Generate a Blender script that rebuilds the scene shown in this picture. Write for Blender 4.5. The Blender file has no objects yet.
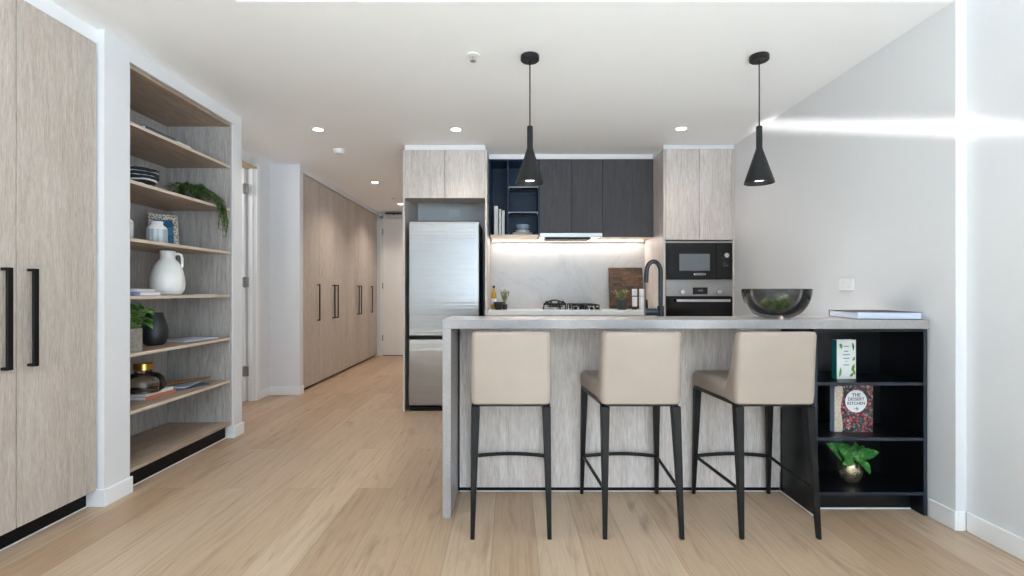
import bpy, bmesh, math, random
from mathutils import Vector, Matrix, Euler
random.seed(7)
D = bpy.data
SC = bpy.context.scene
COL = SC.collection
R = math.radians

def S(r, g, b):
    f = lambda c: (c / 255 / 12.92) if c / 255 <= .04045 else ((c / 255 + .055) / 1.055) ** 2.4
    return (f(r), f(g), f(b), 1)

# ------------------------------------------------------------------ camera, world, lights, exposure
CAMZ = 1.082
cam = D.cameras.new('camera'); camo = D.objects.new('camera', cam); COL.objects.link(camo)
camo.location = (0, 0, CAMZ); camo.rotation_euler = (R(90), 0, 0)
cam.sensor_width = 36; cam.lens = 500 / 1024 * 36; cam.shift_x = 1 / 1024; cam.shift_y = 3 / 1024
cam.clip_start = .05
SC.camera = camo

def P(x, y, Z):            # pixel of the photo at depth Z -> point of the room
    return Vector(((x - 511) / 500 * Z, Z, CAMZ - (y - 291) / 500 * Z))

SC.view_settings.view_transform = 'Standard'; SC.view_settings.look = 'None'
SC.view_settings.gamma = 1; SC.view_settings.use_curve_mapping = False
SC.view_settings.exposure = 0.53
SC.cycles.max_bounces = 14; SC.cycles.diffuse_bounces = 8; SC.cycles.glossy_bounces = 6
SC.cycles.transmission_bounces = 10; SC.cycles.transparent_max_bounces = 12
SC.cycles.caustics_reflective = False; SC.cycles.caustics_refractive = False
SC.cycles.sample_clamp_indirect = 6

w = D.worlds.new('daylight'); SC.world = w; w.use_nodes = True
nt = w.node_tree; bg = nt.nodes['Background']                     # pale sky; the half below the horizon is brightened to lift the ceiling
tcw = nt.nodes.new('ShaderNodeTexCoord'); spw = nt.nodes.new('ShaderNodeSeparateXYZ'); rpw = nt.nodes.new('ShaderNodeValToRGB')
mrw = nt.nodes.new('ShaderNodeMapRange'); mrw.inputs[1].default_value = -1; mrw.inputs[2].default_value = 1
nt.links.new(tcw.outputs['Generated'], spw.inputs[0]); nt.links.new(spw.outputs[2], mrw.inputs[0]); nt.links.new(mrw.outputs[0], rpw.inputs[0]); nt.links.new(rpw.outputs[0], bg.inputs[0])
WLO, WHI = (.69, .855, 1.0), (.68, .845, 1.0)
for _ in range(2): rpw.color_ramp.elements.new(.5)                 # brightened lower half, horizon band dimmed to soften light on camera-facing faces, sky
for el, (p, c, k) in zip(rpw.color_ramp.elements, ((.485, WLO, 1.35), (.50, WHI, .62), (.60, WHI, .62), (.66, WHI, 1.0))):
    el.position = p; el.color = tuple(q * k for q in c) + (1,)
bg.inputs[1].default_value = 5.2

def light(name, kind, loc, rot, energy, color=(1, 1, 1), **kw):
    l = D.lights.new(name, kind); l.energy = energy; l.color = color
    for k, v in kw.items(): setattr(l, k, v)
    o = D.objects.new(name, l); COL.objects.link(o); o.location = loc; o.rotation_euler = rot
    return o
YB = -3.0                                                        # the glazed wall behind the camera
pl = light('window_portal', 'AREA', (.48, YB + .05, 1.27), (R(90), 0, 0), 1, shape='RECTANGLE', size=3.15, size_y=2.5)
pl.data.cycles.is_portal = True
pl2 = light('side_window_portal', 'AREA', (2.10, -1.5, 1.27), (0, R(90), 0), 1, shape='RECTANGLE', size=2.5, size_y=2.4)
pl2.data.cycles.is_portal = True
# low sun thrown back up off the balcony: the streak that climbs the right wall
dirv = Vector((.085, 1, .340)).normalized()
gl = light('sun_glint', 'AREA', (1.525, YB + .12, .072), dirv.to_track_quat('-Z', 'Y').to_euler(), .40, (1, .98, .95),
           shape='RECTANGLE', size=.23, size_y=.042, spread=R(1.1))

sun = light('sun', 'SUN', (0, YB - 4, 6), Vector((-.60, .50, -.62)).to_track_quat('-Z', 'Y').to_euler(), 62, (.435, .70, 1), angle=R(.6))

# ------------------------------------------------------------------ helpers
class MB:
    def __init__(s): s.bm = bmesh.new(); s.sm = False
    def _add(s, b):
        m = D.meshes.new('t'); b.to_mesh(m); b.free(); s.bm.from_mesh(m); D.meshes.remove(m); return s
    def box(s, x0, x1, y0, y1, z0, z1, bev=0, seg=2):
        b = bmesh.new(); bmesh.ops.create_cube(b, size=1)
        for v in b.verts: v.co = Vector(((x0 + x1) / 2 + v.co.x * (x1 - x0), (y0 + y1) / 2 + v.co.y * (y1 - y0), (z0 + z1) / 2 + v.co.z * (z1 - z0)))
        if bev: bmesh.ops.bevel(b, geom=b.edges[:], offset=bev, segments=seg, affect='EDGES', profile=.5)
        return s._add(b)
    def prism(s, pts, z0, z1):                                    # polygon in XY pulled up
        b = bmesh.new(); lo = [b.verts.new((x, y, z0)) for x, y in pts]; hi = [b.verts.new((x, y, z1)) for x, y in pts]
        n = len(pts); b.faces.new(lo[::-1]); b.faces.new(hi)
        for i in range(n): b.faces.new((lo[i], lo[(i + 1) % n], hi[(i + 1) % n], hi[i]))
        bmesh.ops.recalc_face_normals(b, faces=b.faces[:]); return s._add(b)
    def loft(s, secs, cap=True):
        b = bmesh.new(); rows = [[b.verts.new(p) for p in sec] for sec in secs]; n = len(rows[0])
        for a, c in zip(rows, rows[1:]):
            for i in range(n): b.faces.new((a[i], a[(i + 1) % n], c[(i + 1) % n], c[i]))
        if cap: b.faces.new(rows[0][::-1]); b.faces.new(rows[-1])
        bmesh.ops.recalc_face_normals(b, faces=b.faces[:]); s.sm = True; return s._add(b)
    def lathe(s, prof, c=(0, 0, 0), seg=40, closed=False):        # (r, z) pairs
        b = bmesh.new(); rows = []
        for r, z in prof:
            if r < 1e-6: rows.append([b.verts.new((c[0], c[1], c[2] + z))])
            else: rows.append([b.verts.new((c[0] + r * math.cos(2 * math.pi * i / seg), c[1] + r * math.sin(2 * math.pi * i / seg), c[2] + z)) for i in range(seg)])
        pr = list(zip(rows, rows[1:])) + ([(rows[-1], rows[0])] if closed else [])
        for a, d in pr:
            for i in range(seg):
                j = (i + 1) % seg
                if len(a) == 1 and len(d) == 1: continue
                if len(a) == 1: b.faces.new((a[0], d[j], d[i]))
                elif len(d) == 1: b.faces.new((a[i], a[j], d[0]))
                else: b.faces.new((a[i], a[j], d[j], d[i]))
        bmesh.ops.recalc_face_normals(b, faces=b.faces[:]); s.sm = True; return s._add(b)
    def cyl(s, p0, p1, r, r1=None, seg=24):
        return s.tube([p0, p1], [r, r if r1 is None else r1], seg)
    def tube(s, pts, r, seg=12):
        pts = [Vector(p) for p in pts]; n = len(pts)
        rr = r if isinstance(r, (list, tuple)) else [r] * n
        secs = []; up = None
        for i, p in enumerate(pts):
            t = (pts[min(i + 1, n - 1)] - pts[max(i - 1, 0)]).normalized()
            if up is None: up = Vector((0, 0, 1)) if abs(t.z) < .9 else Vector((0, 1, 0))
            u = t.cross(up).normalized(); v = u.cross(t).normalized(); up = v
            secs.append([p + u * rr[i] * math.cos(2 * math.pi * k / seg) + v * rr[i] * math.sin(2 * math.pi * k / seg) for k in range(seg)])
        return s.loft(secs)
    def bar(s, p0, p1, a0, a1, b0=None, b1=None):                 # square tapering bar, sides along X and Y
        b0 = a0 if b0 is None else b0; b1 = a1 if b1 is None else b1
        b = bmesh.new()
        q = lambda p, a, c: [(p[0] + i * a / 2, p[1] + j * c / 2, p[2]) for i, j in ((-1, -1), (1, -1), (1, 1), (-1, 1))]
        lo = [b.verts.new(v) for v in q(p0, a0, b0)]; hi = [b.verts.new(v) for v in q(p1, a1, b1)]
        b.faces.new(lo[::-1]); b.faces.new(hi)
        for i in range(4): b.faces.new((lo[i], lo[(i + 1) % 4], hi[(i + 1) % 4], hi[i]))
        bmesh.ops.recalc_face_normals(b, faces=b.faces[:])
        bmesh.ops.bevel(b, geom=b.edges[:], offset=.002, segments=1, affect='EDGES')
        return s._add(b)
    def sphere(s, c, r, sub=3, sc=(1, 1, 1)):
        b = bmesh.new(); bmesh.ops.create_icosphere(b, subdivisions=sub, radius=r)
        for v in b.verts: v.co = Vector((c[0] + v.co.x * sc[0], c[1] + v.co.y * sc[1], c[2] + v.co.z * sc[2]))
        s.sm = True; return s._add(b)
    def leaf(s, base, tip, wd, up=(0, 0, 1), droop=.15, n=6):
        base = Vector(base); tip = Vector(tip); t = tip - base; L = t.length
        side = t.cross(Vector(up)); side = side.normalized() if side.length > 1e-6 else Vector((1, 0, 0))
        nrm = side.cross(t).normalized(); b = bmesh.new(); rows = []
        for i in range(n + 1):
            f = i / n; ww = wd / 2 * (math.sin(math.pi * (f ** .8)) ** .8 if 0 < f < 1 else .02)
            c = base + t * f + nrm * (math.sin(math.pi * f) * droop * L)
            rows.append([b.verts.new(c - side * ww + nrm * ww * .3), b.verts.new(c), b.verts.new(c + side * ww + nrm * ww * .3)])
        for a, d in zip(rows, rows[1:]):
            for k in range(2): b.faces.new((a[k], a[k + 1], d[k + 1], d[k]))
        s.sm = True; return s._add(b)
    def text(s, body, size, c, depth=.0006):                      # lettering standing in XZ, facing -Y, centred on c
        cu = D.curves.new('t', 'FONT'); cu.body = body; cu.size = size; cu.extrude = depth; cu.align_x = 'CENTER'; cu.align_y = 'CENTER'
        o = D.objects.new('t', cu); COL.objects.link(o)
        me = D.meshes.new_from_object(o.evaluated_get(bpy.context.evaluated_depsgraph_get()))
        me.transform(Matrix.Translation(Vector(c)) @ Matrix.Rotation(R(90), 4, 'X'))
        s.bm.from_mesh(me); D.meshes.remove(me); D.objects.remove(o); D.curves.remove(cu); return s
    def xf(s, m): bmesh.ops.transform(s.bm, matrix=m, verts=s.bm.verts[:]); return s
    def build(s, name, mat, parent=None, local=False, label=None, smooth=None, origin=None):
        me = D.meshes.new(name); off = Vector((0, 0, 0))
        if parent is not None and not local:
            q = parent
            while q is not None: off += q.location; q = q.parent
        elif parent is None and not local:
            if origin is not None: off = Vector(origin)
            else:
                cs = [v.co for v in s.bm.verts]
                off = Vector(((min(c.x for c in cs) + max(c.x for c in cs)) / 2, (min(c.y for c in cs) + max(c.y for c in cs)) / 2, min(c.z for c in cs)))
        bmesh.ops.translate(s.bm, vec=-off, verts=s.bm.verts[:])
        sm = s.sm if smooth is None else smooth
        if sm:
            for e in s.bm.edges:
                if len(e.link_faces) == 2 and e.calc_face_angle(0) > R(38): e.smooth = False
            for f in s.bm.faces: f.smooth = True
        s.bm.to_mesh(me); s.bm.free(); me.materials.append(mat)
        o = D.objects.new(name, me); COL.objects.link(o)
        if parent is None: o.location = off if not local else (0, 0, 0)
        else: o.parent = parent
        if label: o['label'] = label
        return o

def rrect(hx, hy, r, z, cx=0, cy=0, n=5):                         # rounded rectangle loop
    pts = []
    for sx, sy, a0 in ((1, 1, 0), (-1, 1, 90), (-1, -1, 180), (1, -1, 270)):
        for k in range(n + 1):
            a = R(a0 + 90 * k / n)
            pts.append((cx + sx * (hx - r) + r * math.cos(a), cy + sy * (hy - r) + r * math.sin(a), z))
    return pts

def tag(o, label, cat, group=None):
    o['label'] = label; o['category'] = cat
    if group: o['group'] = group
    return o
def thing(name, label, cat, loc=(0, 0, 0), rz=0, group=None):
    o = D.objects.new(name, None); COL.objects.link(o); o.location = loc; o.rotation_euler = (0, 0, rz); o.empty_display_size = .05
    return tag(o, label, cat, group)
def struct(name, mb, mat, parent=None):
    o = mb.build(name, mat, parent)
    if parent is None: o['kind'] = 'structure'
    return o
def dup(root, loc, rz=None, label=None, group=None):
    r = root.copy(); COL.objects.link(r); r.location = loc
    if rz is not None: r.rotation_euler = (0, 0, rz)
    if label: r['label'] = label
    if group: r['group'] = group
    for ch in list(root.children):
        c = ch.copy(); COL.objects.link(c); c.parent = r
        for g in ch.children:
            d = g.copy(); COL.objects.link(d); d.parent = c
    return r
def bx(*a, **k): return MB().box(*a, **k)

# ------------------------------------------------------------------ materials
class N:
    def __init__(s, name):
        s.m = D.materials.new(name); s.m.use_nodes = True; s.t = s.m.node_tree; s.b = s.t.nodes['Principled BSDF']
    def n(s, typ, **kw):
        x = s.t.nodes.new(typ)
        for k, v in kw.items():
            if k.startswith('i_'): x.inputs[k[2:].replace('_', ' ')].default_value = v
            else: setattr(x, k, v)
        return x
    def l(s, a, b): s.t.links.new(a, b)
    def coord(s, scale, rnd=True, rot=(0, 0, 0)):
        tc = s.n('ShaderNodeTexCoord'); mp = s.n('ShaderNodeMapping'); mp.inputs['Scale'].default_value = scale; mp.inputs['Rotation'].default_value = rot
        if rnd:
            oi = s.n('ShaderNodeObjectInfo'); ml = s.n('ShaderNodeMath', operation='MULTIPLY'); ml.inputs[1].default_value = 37
            s.l(oi.outputs['Random'], ml.inputs[0]); ad = s.n('ShaderNodeVectorMath', operation='ADD')
            s.l(tc.outputs['Object'], ad.inputs[0]); s.l(ml.outputs[0], ad.inputs[1]); s.l(ad.outputs[0], mp.inputs['Vector'])
        else: s.l(tc.outputs['Object'], mp.inputs['Vector'])
        return mp.outputs[0]
    def noise(s, vec, scale, detail=4, rough=.6, dist=0):
        x = s.n('ShaderNodeTexNoise'); x.inputs['Scale'].default_value = scale; x.inputs['Detail'].default_value = detail
        x.inputs['Roughness'].default_value = rough; x.inputs['Distortion'].default_value = dist; s.l(vec, x.inputs['Vector']); return x.outputs['Fac']
    def ramp(s, fac, stops, mode='LINEAR'):
        x = s.n('ShaderNodeValToRGB'); x.color_ramp.interpolation = mode; e = x.color_ramp.elements
        while len(e) < len(stops): e.new(.5)
        for el, (p, c) in zip(e, stops): el.position = p; el.color = c
        s.l(fac, x.inputs[0]); return x.outputs[0]
    def mix(s, fac, a, b, mode='MIX'):
        x = s.n('ShaderNodeMix', data_type='RGBA', blend_type=mode)
        for v, i in ((fac, 0), (a, 6), (b, 7)):
            if hasattr(v, 'is_output'): s.l(v, x.inputs[i])
            else: x.inputs[i].default_value = v
        return x.outputs[2]
    def math(s, op, a, b=0):
        x = s.n('ShaderNodeMath', operation=op)
        for i, v in enumerate((a, b)):
            if hasattr(v, 'is_output'): s.l(v, x.inputs[i])
            else: x.inputs[i].default_value = v
        return x.outputs[0]
    def bump(s, h, strength=.2, dist=.01):
        x = s.n('ShaderNodeBump'); x.inputs['Strength'].default_value = strength; x.inputs['Distance'].default_value = dist
        s.l(h, x.inputs['Height']); s.l(x.outputs[0], s.b.inputs['Normal'])
    def done(s, col=None, rough=.5, metal=0, **kw):
        if col is not None:
            if hasattr(col, 'is_output'): s.l(col, s.b.inputs['Base Color'])
            else: s.b.inputs['Base Color'].default_value = col
        if hasattr(rough, 'is_output'): s.l(rough, s.b.inputs['Roughness'])
        else: s.b.inputs['Roughness'].default_value = rough
        s.b.inputs['Metallic'].default_value = metal
        for k, v in kw.items(): s.b.inputs[k.replace('_', ' ')].default_value = v
        return s.m

def plain(name, rgb, rough=.5, metal=0, var=.06, scale=8, **kw):
    x = N(name); c = S(*rgb); f = x.noise(x.coord((1, 1, 1)), scale, 3)
    d = tuple(v * (1 - var) for v in c[:3]) + (1,); l = tuple(min(1, v * (1 + var)) for v in c[:3]) + (1,)
    return x.done(x.ramp(f, [(.3, d), (.7, l)]), rough, metal, **kw)
def paint(name, rgb, rough=.6):
    x = N(name); f = x.noise(x.coord((1, 1, 1), False), 90, 3); x.bump(f, .04, .002)
    return x.done(S(*rgb), rough)
def veneer(name, dark, mid, light, axis='Z', rough=.5, fine=.7):
    x = N(name); st = {'Z': (1, 1, .035), 'Y': (1, .035, 1), 'X': (.035, 1, 1)}[axis]
    v = x.coord(st); v2 = x.coord(tuple(q if q == 1 else .085 for q in st))
    a = x.noise(v2, 26, 6, .72, 1.6); b = x.noise(v2, 190, 3, .8)
    big = x.noise(x.coord(tuple(q * .12 if q == 1 else q * .3 for q in st)), 22, 2)
    c = x.ramp(a, [(.26, S(*dark)), (.48, S(*mid)), (.70, S(*light))])
    g = x.ramp(b, [(.36, (.74, .73, .72, 1)), (.6, (1.10, 1.10, 1.10, 1))])
    c = x.mix(fine, c, x.mix(1, c, g, 'MULTIPLY'))
    c = x.mix(.5, c, x.mix(1, c, x.ramp(big, [(.35, (.9, .89, .87, 1)), (.65, (1.08, 1.08, 1.09, 1))]), 'MULTIPLY'))
    x.bump(b, .12, .001)
    return x.done(c, rough)
def emit(name, rgb, strength):
    x = N(name); x.b.inputs['Emission Color'].default_value = (*rgb, 1); x.b.inputs['Emission Strength'].default_value = strength
    return x.done((*rgb, 1), .5)

M = {}
M['wall'] = paint('wall_paint', (226, 227, 230)); M['ceil'] = paint('ceiling_paint', (246, 247, 249), .7)
M['trim'] = paint('trim_gloss', (240, 241, 242), .35)
M['filler'] = paint('white_filler', (238, 239, 241), .4)
GD, GM, GL = (172, 160, 149), (192, 181, 171), (206, 197, 189)
M['oak'] = veneer('grey_oak_upright', GD, GM, GL); M['oak_y'] = veneer('grey_oak_shelf', (142, 123, 107), (170, 150, 133), (190, 172, 155), 'Y'); M['oak_grey'] = veneer('cool_grey_oak', (148, 142, 138), (177, 172, 168), (198, 194, 190)); M['oak_x'] = veneer('grey_oak_level', GD, GM, GL, 'X')
M['oak_pale'] = veneer('pale_oak_upright', (184, 174, 168), (212, 203, 198), (228, 221, 217))
M['paleedge'] = plain('pale_oak_edging', (206, 198, 190), .5); M['edge'] = plain('oak_edging', (205, 190, 172), .5)
M['dark'] = veneer('charcoal_veneer', (54, 53, 57), (68, 67, 71), (82, 81, 86), fine=.6, rough=.6)
M['navy'] = plain('navy_board', (20, 46, 72), .4, Specular_IOR_Level=.3)
M['black'] = plain('black_board', (11, 13, 17), .32, Specular_IOR_Level=.5); M['blackedge'] = plain('black_board_edge', (34, 43, 56), .4)
M['kick'] = plain('black_kickboard', (12, 12, 13), .5, Specular_IOR_Level=.2)
M['hw'] = plain('black_metal', (14, 14, 15), .45, Specular_IOR_Level=.25)
M['bronze'] = plain('dark_metal_legs', (20, 18, 17), .45, 0, Specular_IOR_Level=.25)
M['pend'] = plain('matt_black_metal', (28, 29, 31), .45, Specular_IOR_Level=.3)
M['steel_dull'] = plain('satin_steel', (170, 168, 165), .3, .9)
M['chrome'] = plain('chrome', (220, 222, 225), .18, 1)
M['hinge'] = plain('dull_hinge_steel', (140, 138, 136), .5, .3); M['brass'] = plain('brushed_brass', (200, 160, 80), .3, 1)
M['goldpot'] = None
M['cream'] = plain('cream_underside', (232, 215, 198), .5)  # light wood with the strip light's pinkish glow put into the colour
M['white'] = plain('white_ceramic', (238, 238, 236), .35); M['plastic'] = plain('white_plastic', (236, 237, 238), .4)
M['paper'] = plain('paper', (236, 233, 226), .8); M['paperblue'] = plain('pale_blue_paper', (205, 214, 232), .7)
M['glassblack'] = plain('black_glass', (10, 11, 13), .08); M['glassgrey'] = plain('grey_glass_window', (112, 118, 124), .15)
M['soil'] = plain('soil', (50, 38, 30), .9)
def steel():
    x = N('brushed_steel'); f = x.noise(x.coord((.6, .6, 90)), 6, 3); wob = x.noise(x.coord((.02, .02, 1), False), 9, 3); x.bump(wob, .35, .006)
    tg = x.n('ShaderNodeTangent', direction_type='RADIAL', axis='Z'); x.l(tg.outputs[0], x.b.inputs['Tangent'])
    x.b.inputs['Anisotropic'].default_value = .85; x.b.inputs['Anisotropic Rotation'].default_value = 0
    return x.done(x.ramp(f, [(.3, S(150, 147, 145)), (.7, S(168, 165, 163))]), .19, .97)
M['steel'] = steel()
def stone():
    x = N('pale_stone'); v = x.coord((1, 1, 1), False); a = x.noise(v, 5, 5, .6, .8); b = x.noise(v, 160, 2)
    c = x.ramp(a, [(.35, S(150, 145, 144)), (.6, S(158, 153, 152))]); c = x.mix(.2, c, x.ramp(b, [(.4, S(148, 148, 150)), (.6, S(182, 181, 182))]))
    return x.done(c, .24)
M['stone'] = stone()
M['whitestone'] = plain('white_benchtop', (232, 233, 235), .3, var=.03)
def marble():
    x = N('marble_splashback'); v = x.coord((1, 1, 1), False); a = x.noise(v, 1.6, 6, .6, 1.4)
    d = x.math('ABSOLUTE', x.math('SUBTRACT', a, .5))
    c = x.ramp(d, [(0, S(168, 169, 170)), (.010, S(180, 180, 180)), (.05, S(187, 186, 185)), (.3, S(190, 189, 187))])
    c2 = x.ramp(x.noise(v, 3, 4, .6, .5), [(.35, S(174, 174, 174)), (.65, S(192, 191, 189))])
    return x.done(x.mix(.45, c, c2), .16)
M['marble'] = marble()
def floor_mat():
    x = N('oak_floorboards'); v = x.coord((1, 1, 1), False, (0, 0, R(90)))
    br = x.n('ShaderNodeTexBrick', offset=.37, offset_frequency=2, squash=1)
    for k, q in (('Color1', (0, 0, 0, 1)), ('Color2', (1, 1, 1, 1)), ('Mortar', (.5, .5, .5, 1))): br.inputs[k].default_value = q
    for k, q in (('Scale', 1), ('Mortar Size', .0016), ('Mortar Smooth', .3), ('Bias', 0), ('Brick Width', 1.85), ('Row Height', .19)): br.inputs[k].default_value = q
    x.l(v, br.inputs['Vector'])
    sep = x.n('ShaderNodeSeparateColor'); x.l(br.outputs['Color'], sep.inputs[0]); rnd = sep.outputs[0]
    cm = x.n('ShaderNodeCombineXYZ'); x.l(x.math('MULTIPLY', rnd, 23), cm.inputs[0]); x.l(x.math('MULTIPLY', rnd, 11), cm.inputs[1])
    tc = x.n('ShaderNodeTexCoord'); ad = x.n('ShaderNodeVectorMath', operation='ADD'); x.l(tc.outputs['Object'], ad.inputs[0]); x.l(cm.outputs[0], ad.inputs[1])
    mp = x.n('ShaderNodeMapping'); mp.inputs['Scale'].default_value = (1, .05, 1); x.l(ad.outputs[0], mp.inputs['Vector'])
    mp2 = x.n('ShaderNodeMapping'); mp2.inputs['Scale'].default_value = (1, .22, 1); x.l(ad.outputs[0], mp2.inputs['Vector'])
    a = x.noise(mp.outputs[0], 30, 6, .66, 1.6); b = x.noise(mp.outputs[0], 120, 3, .7); cth = x.noise(mp2.outputs[0], 7, 3, .5, 1.6)
    base = x.ramp(rnd, [(0, S(180, 151, 123)), (.35, S(188, 161, 134)), (.7, S(193, 167, 141)), (1, S(199, 175, 150))])
    g = x.ramp(a, [(.3, (.70, .66, .62, 1)), (.5, (1, 1, 1, 1)), (.75, (1.1, 1.1, 1.1, 1))])
    c = x.mix(.75, base, x.mix(1, base, g, 'MULTIPLY'))
    c = x.mix(.3, c, x.mix(1, c, x.ramp(b, [(.35, (.78, .76, .74, 1)), (.6, (1.04, 1.04, 1.04, 1))]), 'MULTIPLY'))
    kn = x.ramp(cth, [(.26, (.55, .49, .44, 1)), (.42, (1, 1, 1, 1))]); c = x.mix(.55, c, x.mix(1, c, kn, 'MULTIPLY'))
    c = x.mix(x.math('MULTIPLY', br.outputs['Fac'], .55), c, S(120, 96, 78))
    x.bump(b, .06, .001)
    return x.done(c, .42)
M['floor'] = floor_mat()
def fabric(name, rgb):
    x = N(name); v = x.coord((1, 1, 1)); a = x.noise(v, 420, 2); b = x.noise(v, 5, 3); c = S(*rgb)
    k = x.ramp(b, [(.3, tuple(q * .95 for q in c[:3]) + (1,)), (.7, tuple(min(1, q * 1.04) for q in c[:3]) + (1,))])
    x.bump(a, .12, .001); return x.done(k, .62)
M['beige'] = fabric('beige_upholstery', (160, 146, 135))
def leafm(name, a, b, c):
    x = N(name); f = x.noise(x.coord((1, 1, 1), False), 45, 2)
    return x.done(x.ramp(f, [(.3, S(*a)), (.55, S(*b)), (.75, S(*c))]), .45)
M['leaf'] = leafm('leaf_green', (52, 98, 40), (94, 146, 58), (146, 184, 84)); M['leafdark'] = leafm('trailing_green', (40, 66, 30), (78, 108, 54), (148, 164, 104))
M['leafbig'] = leafm('fig_leaf', (34, 92, 48), (66, 134, 62), (150, 192, 92)); M['herb'] = leafm('herb_green', (88, 104, 60), (140, 148, 96), (186, 176, 130))
def stripes():
    x = N('wavy_striped_glaze'); wv = x.n('ShaderNodeTexWave', wave_type='BANDS', bands_direction='Z'); x.l(x.coord((1, 1, 1)), wv.inputs['Vector'])
    for k, q in (('Scale', 11), ('Distortion', 3.0), ('Detail', 1), ('Detail Scale', 1.2)): wv.inputs[k].default_value = q
    return x.done(x.ramp(wv.outputs['Color'], [(.70, S(38, 42, 50)), (.78, S(236, 236, 234))]), .3)
M['stripes'] = stripes()
def speckle(name, a, b, scale, p=.5, rough=.7):
    x = N(name); vo = x.n('ShaderNodeTexVoronoi'); vo.inputs['Scale'].default_value = scale; x.l(x.coord((1, 1, 1)), vo.inputs['Vector'])
    return x.done(x.ramp(vo.outputs['Distance'], [(p - .05, S(*a)), (p + .05, S(*b))]), rough)
M['speckle'] = speckle('speckled_pot', (96, 92, 86), (150, 146, 138), 120, .4); M['dots'] = speckle('spotted_frame', (52, 46, 44), (214, 204, 192), 110, .42)
M['hammer'] = speckle('hammered_brass', (70, 62, 44), (205, 192, 158), 70, .3, .25); M['hammer'].node_tree.nodes['Principled BSDF'].inputs['Metallic'].default_value = .85
def bluewhite():
    x = N('blue_white_glaze'); wv = x.n('ShaderNodeTexWave', wave_type='BANDS', bands_direction='X'); x.l(x.coord((1, 1, .2)), wv.inputs['Vector'])
    for k, q in (('Scale', 14), ('Distortion', 2.2), ('Detail', 2), ('Detail Scale', 2)): wv.inputs[k].default_value = q
    return x.done(x.ramp(wv.outputs['Color'], [(.2, S(168, 182, 192)), (.6, S(210, 216, 221))]), .35)
M['bluewhite'] = bluewhite()
M['bluepic'] = speckle('blue_picture', (60, 122, 158), (38, 92, 130), 14, .5)
def glass(name, rgb, rough=.02, ior=1.45, bump=0):
    x = N(name)
    if bump:
        vo = x.n('ShaderNodeTexVoronoi'); vo.inputs['Scale'].default_value = bump; x.l(x.coord((1, 1, 1)), vo.inputs['Vector']); x.bump(vo.outputs['Distance'], .6, .01)
    return x.done(S(*rgb), rough, 0, IOR=ior, Transmission_Weight=1.0)
def thin_glass(name, rgb, body=None, fac=.8, rough=.03, ior=1.35):
    x = N(name); tr = x.n('ShaderNodeBsdfTransparent'); tr.inputs[0].default_value = S(*rgb); fr = x.n('ShaderNodeFresnel'); fr.inputs[0].default_value = ior
    x.b.inputs['Base Color'].default_value = S(*(body or rgb)); x.b.inputs['Roughness'].default_value = .4
    gl_ = x.n('ShaderNodeBsdfGlossy'); gl_.inputs['Roughness'].default_value = rough
    m1 = x.n('ShaderNodeMixShader'); m1.inputs[0].default_value = 1 - fac; x.l(tr.outputs[0], m1.inputs[1]); x.l(x.b.outputs[0], m1.inputs[2])
    m2 = x.n('ShaderNodeMixShader'); x.l(fr.outputs[0], m2.inputs[0]); x.l(m1.outputs[0], m2.inputs[1]); x.l(gl_.outputs[0], m2.inputs[2])
    x.l(m2.outputs[0], x.t.nodes['Material Output'].inputs[0]); return x.m
M['smoke'] = thin_glass('smoky_glass', (206, 205, 206), (56, 56, 58), fac=.86, rough=.10)
M['amber'] = thin_glass('grey_bottle_glass', (244, 240, 235), (150, 142, 134), fac=.975)
M['shelfglass'] = thin_glass('shelf_glass', (246, 250, 252), fac=.98, ior=1.08)
M['oil'] = thin_glass('oil_glass', (226, 176, 30), (222, 172, 30), fac=.25)
def board():
    x = N('endgrain_board'); br = x.n('ShaderNodeTexBrick', offset=.5); x.l(x.coord((1, 1, 1), False, (R(90), 0, 0)), br.inputs['Vector'])
    for k, q in (('Color1', S(58, 42, 32)), ('Color2', S(112, 82, 56)), ('Mortar', S(40, 26, 20))): br.inputs[k].default_value = q
    for k, q in (('Scale', 1), ('Mortar Size', .001), ('Brick Width', .085), ('Row Height', .032)): br.inputs[k].default_value = q
    f = x.noise(x.coord((1, 1, 6)), 26, 4, .6, 1); c = x.mix(1, br.outputs['Color'], x.ramp(f, [(.32, (.45, .42, .4, 1)), (.55, (1, 1, 1, 1)), (.68, (2.4, 2.1, 1.7, 1))]), 'MULTIPLY')
    return x.done(c, .5)
M['board'] = board()
def berries():
    x = N('berry_cover'); v = x.coord((1, 1, 1), False); vo = x.n('ShaderNodeTexVoronoi'); vo.inputs['Scale'].default_value = 62; x.l(v, vo.inputs['Vector'])
    base = x.ramp(x.noise(v, 60, 3), [(.35, S(28, 34, 40)), (.55, S(66, 76, 76)), (.68, S(170, 184, 180))])
    red = x.ramp(x.noise(v, 90, 2), [(.35, S(178, 40, 52)), (.65, S(232, 92, 100))])
    m = x.ramp(vo.outputs['Distance'], [(.30, (1, 1, 1, 1)), (.38, (0, 0, 0, 1))])
    return x.done(x.mix(m, base, red), .35)
M['berries'] = berries()
M['crust'] = speckle('crumb_print', (186, 160, 130), (206, 196, 180), 160, .4, .5)
for nm, rgb in dict(teal=(22, 104, 104), coverwhite=(226, 228, 226), inkgrey=(110, 116, 118), lilac=(150, 150, 196), tan=(190, 140, 92), orange=(214, 130, 96), greyblue=(150, 164, 184), slate=(66, 78, 98), coverblack=(40, 38, 40), taupe=(150, 138, 132), inkblack=(40, 42, 46), labelwhite=(228, 230, 234), moss=(86, 116, 56), stick=(122, 84, 44), potdark=(44, 58, 62), vaseblack=(36, 38, 42), tapblue=(22, 30, 41), timber=(200, 176, 138), bluesilver=(196, 206, 214)).items():
    M[nm] = plain(nm, rgb, .25 if nm == 'tapblue' else .45)
M['moss'] = leafm('moss_green', (74, 104, 42), (126, 156, 70), (168, 190, 108))
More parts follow.
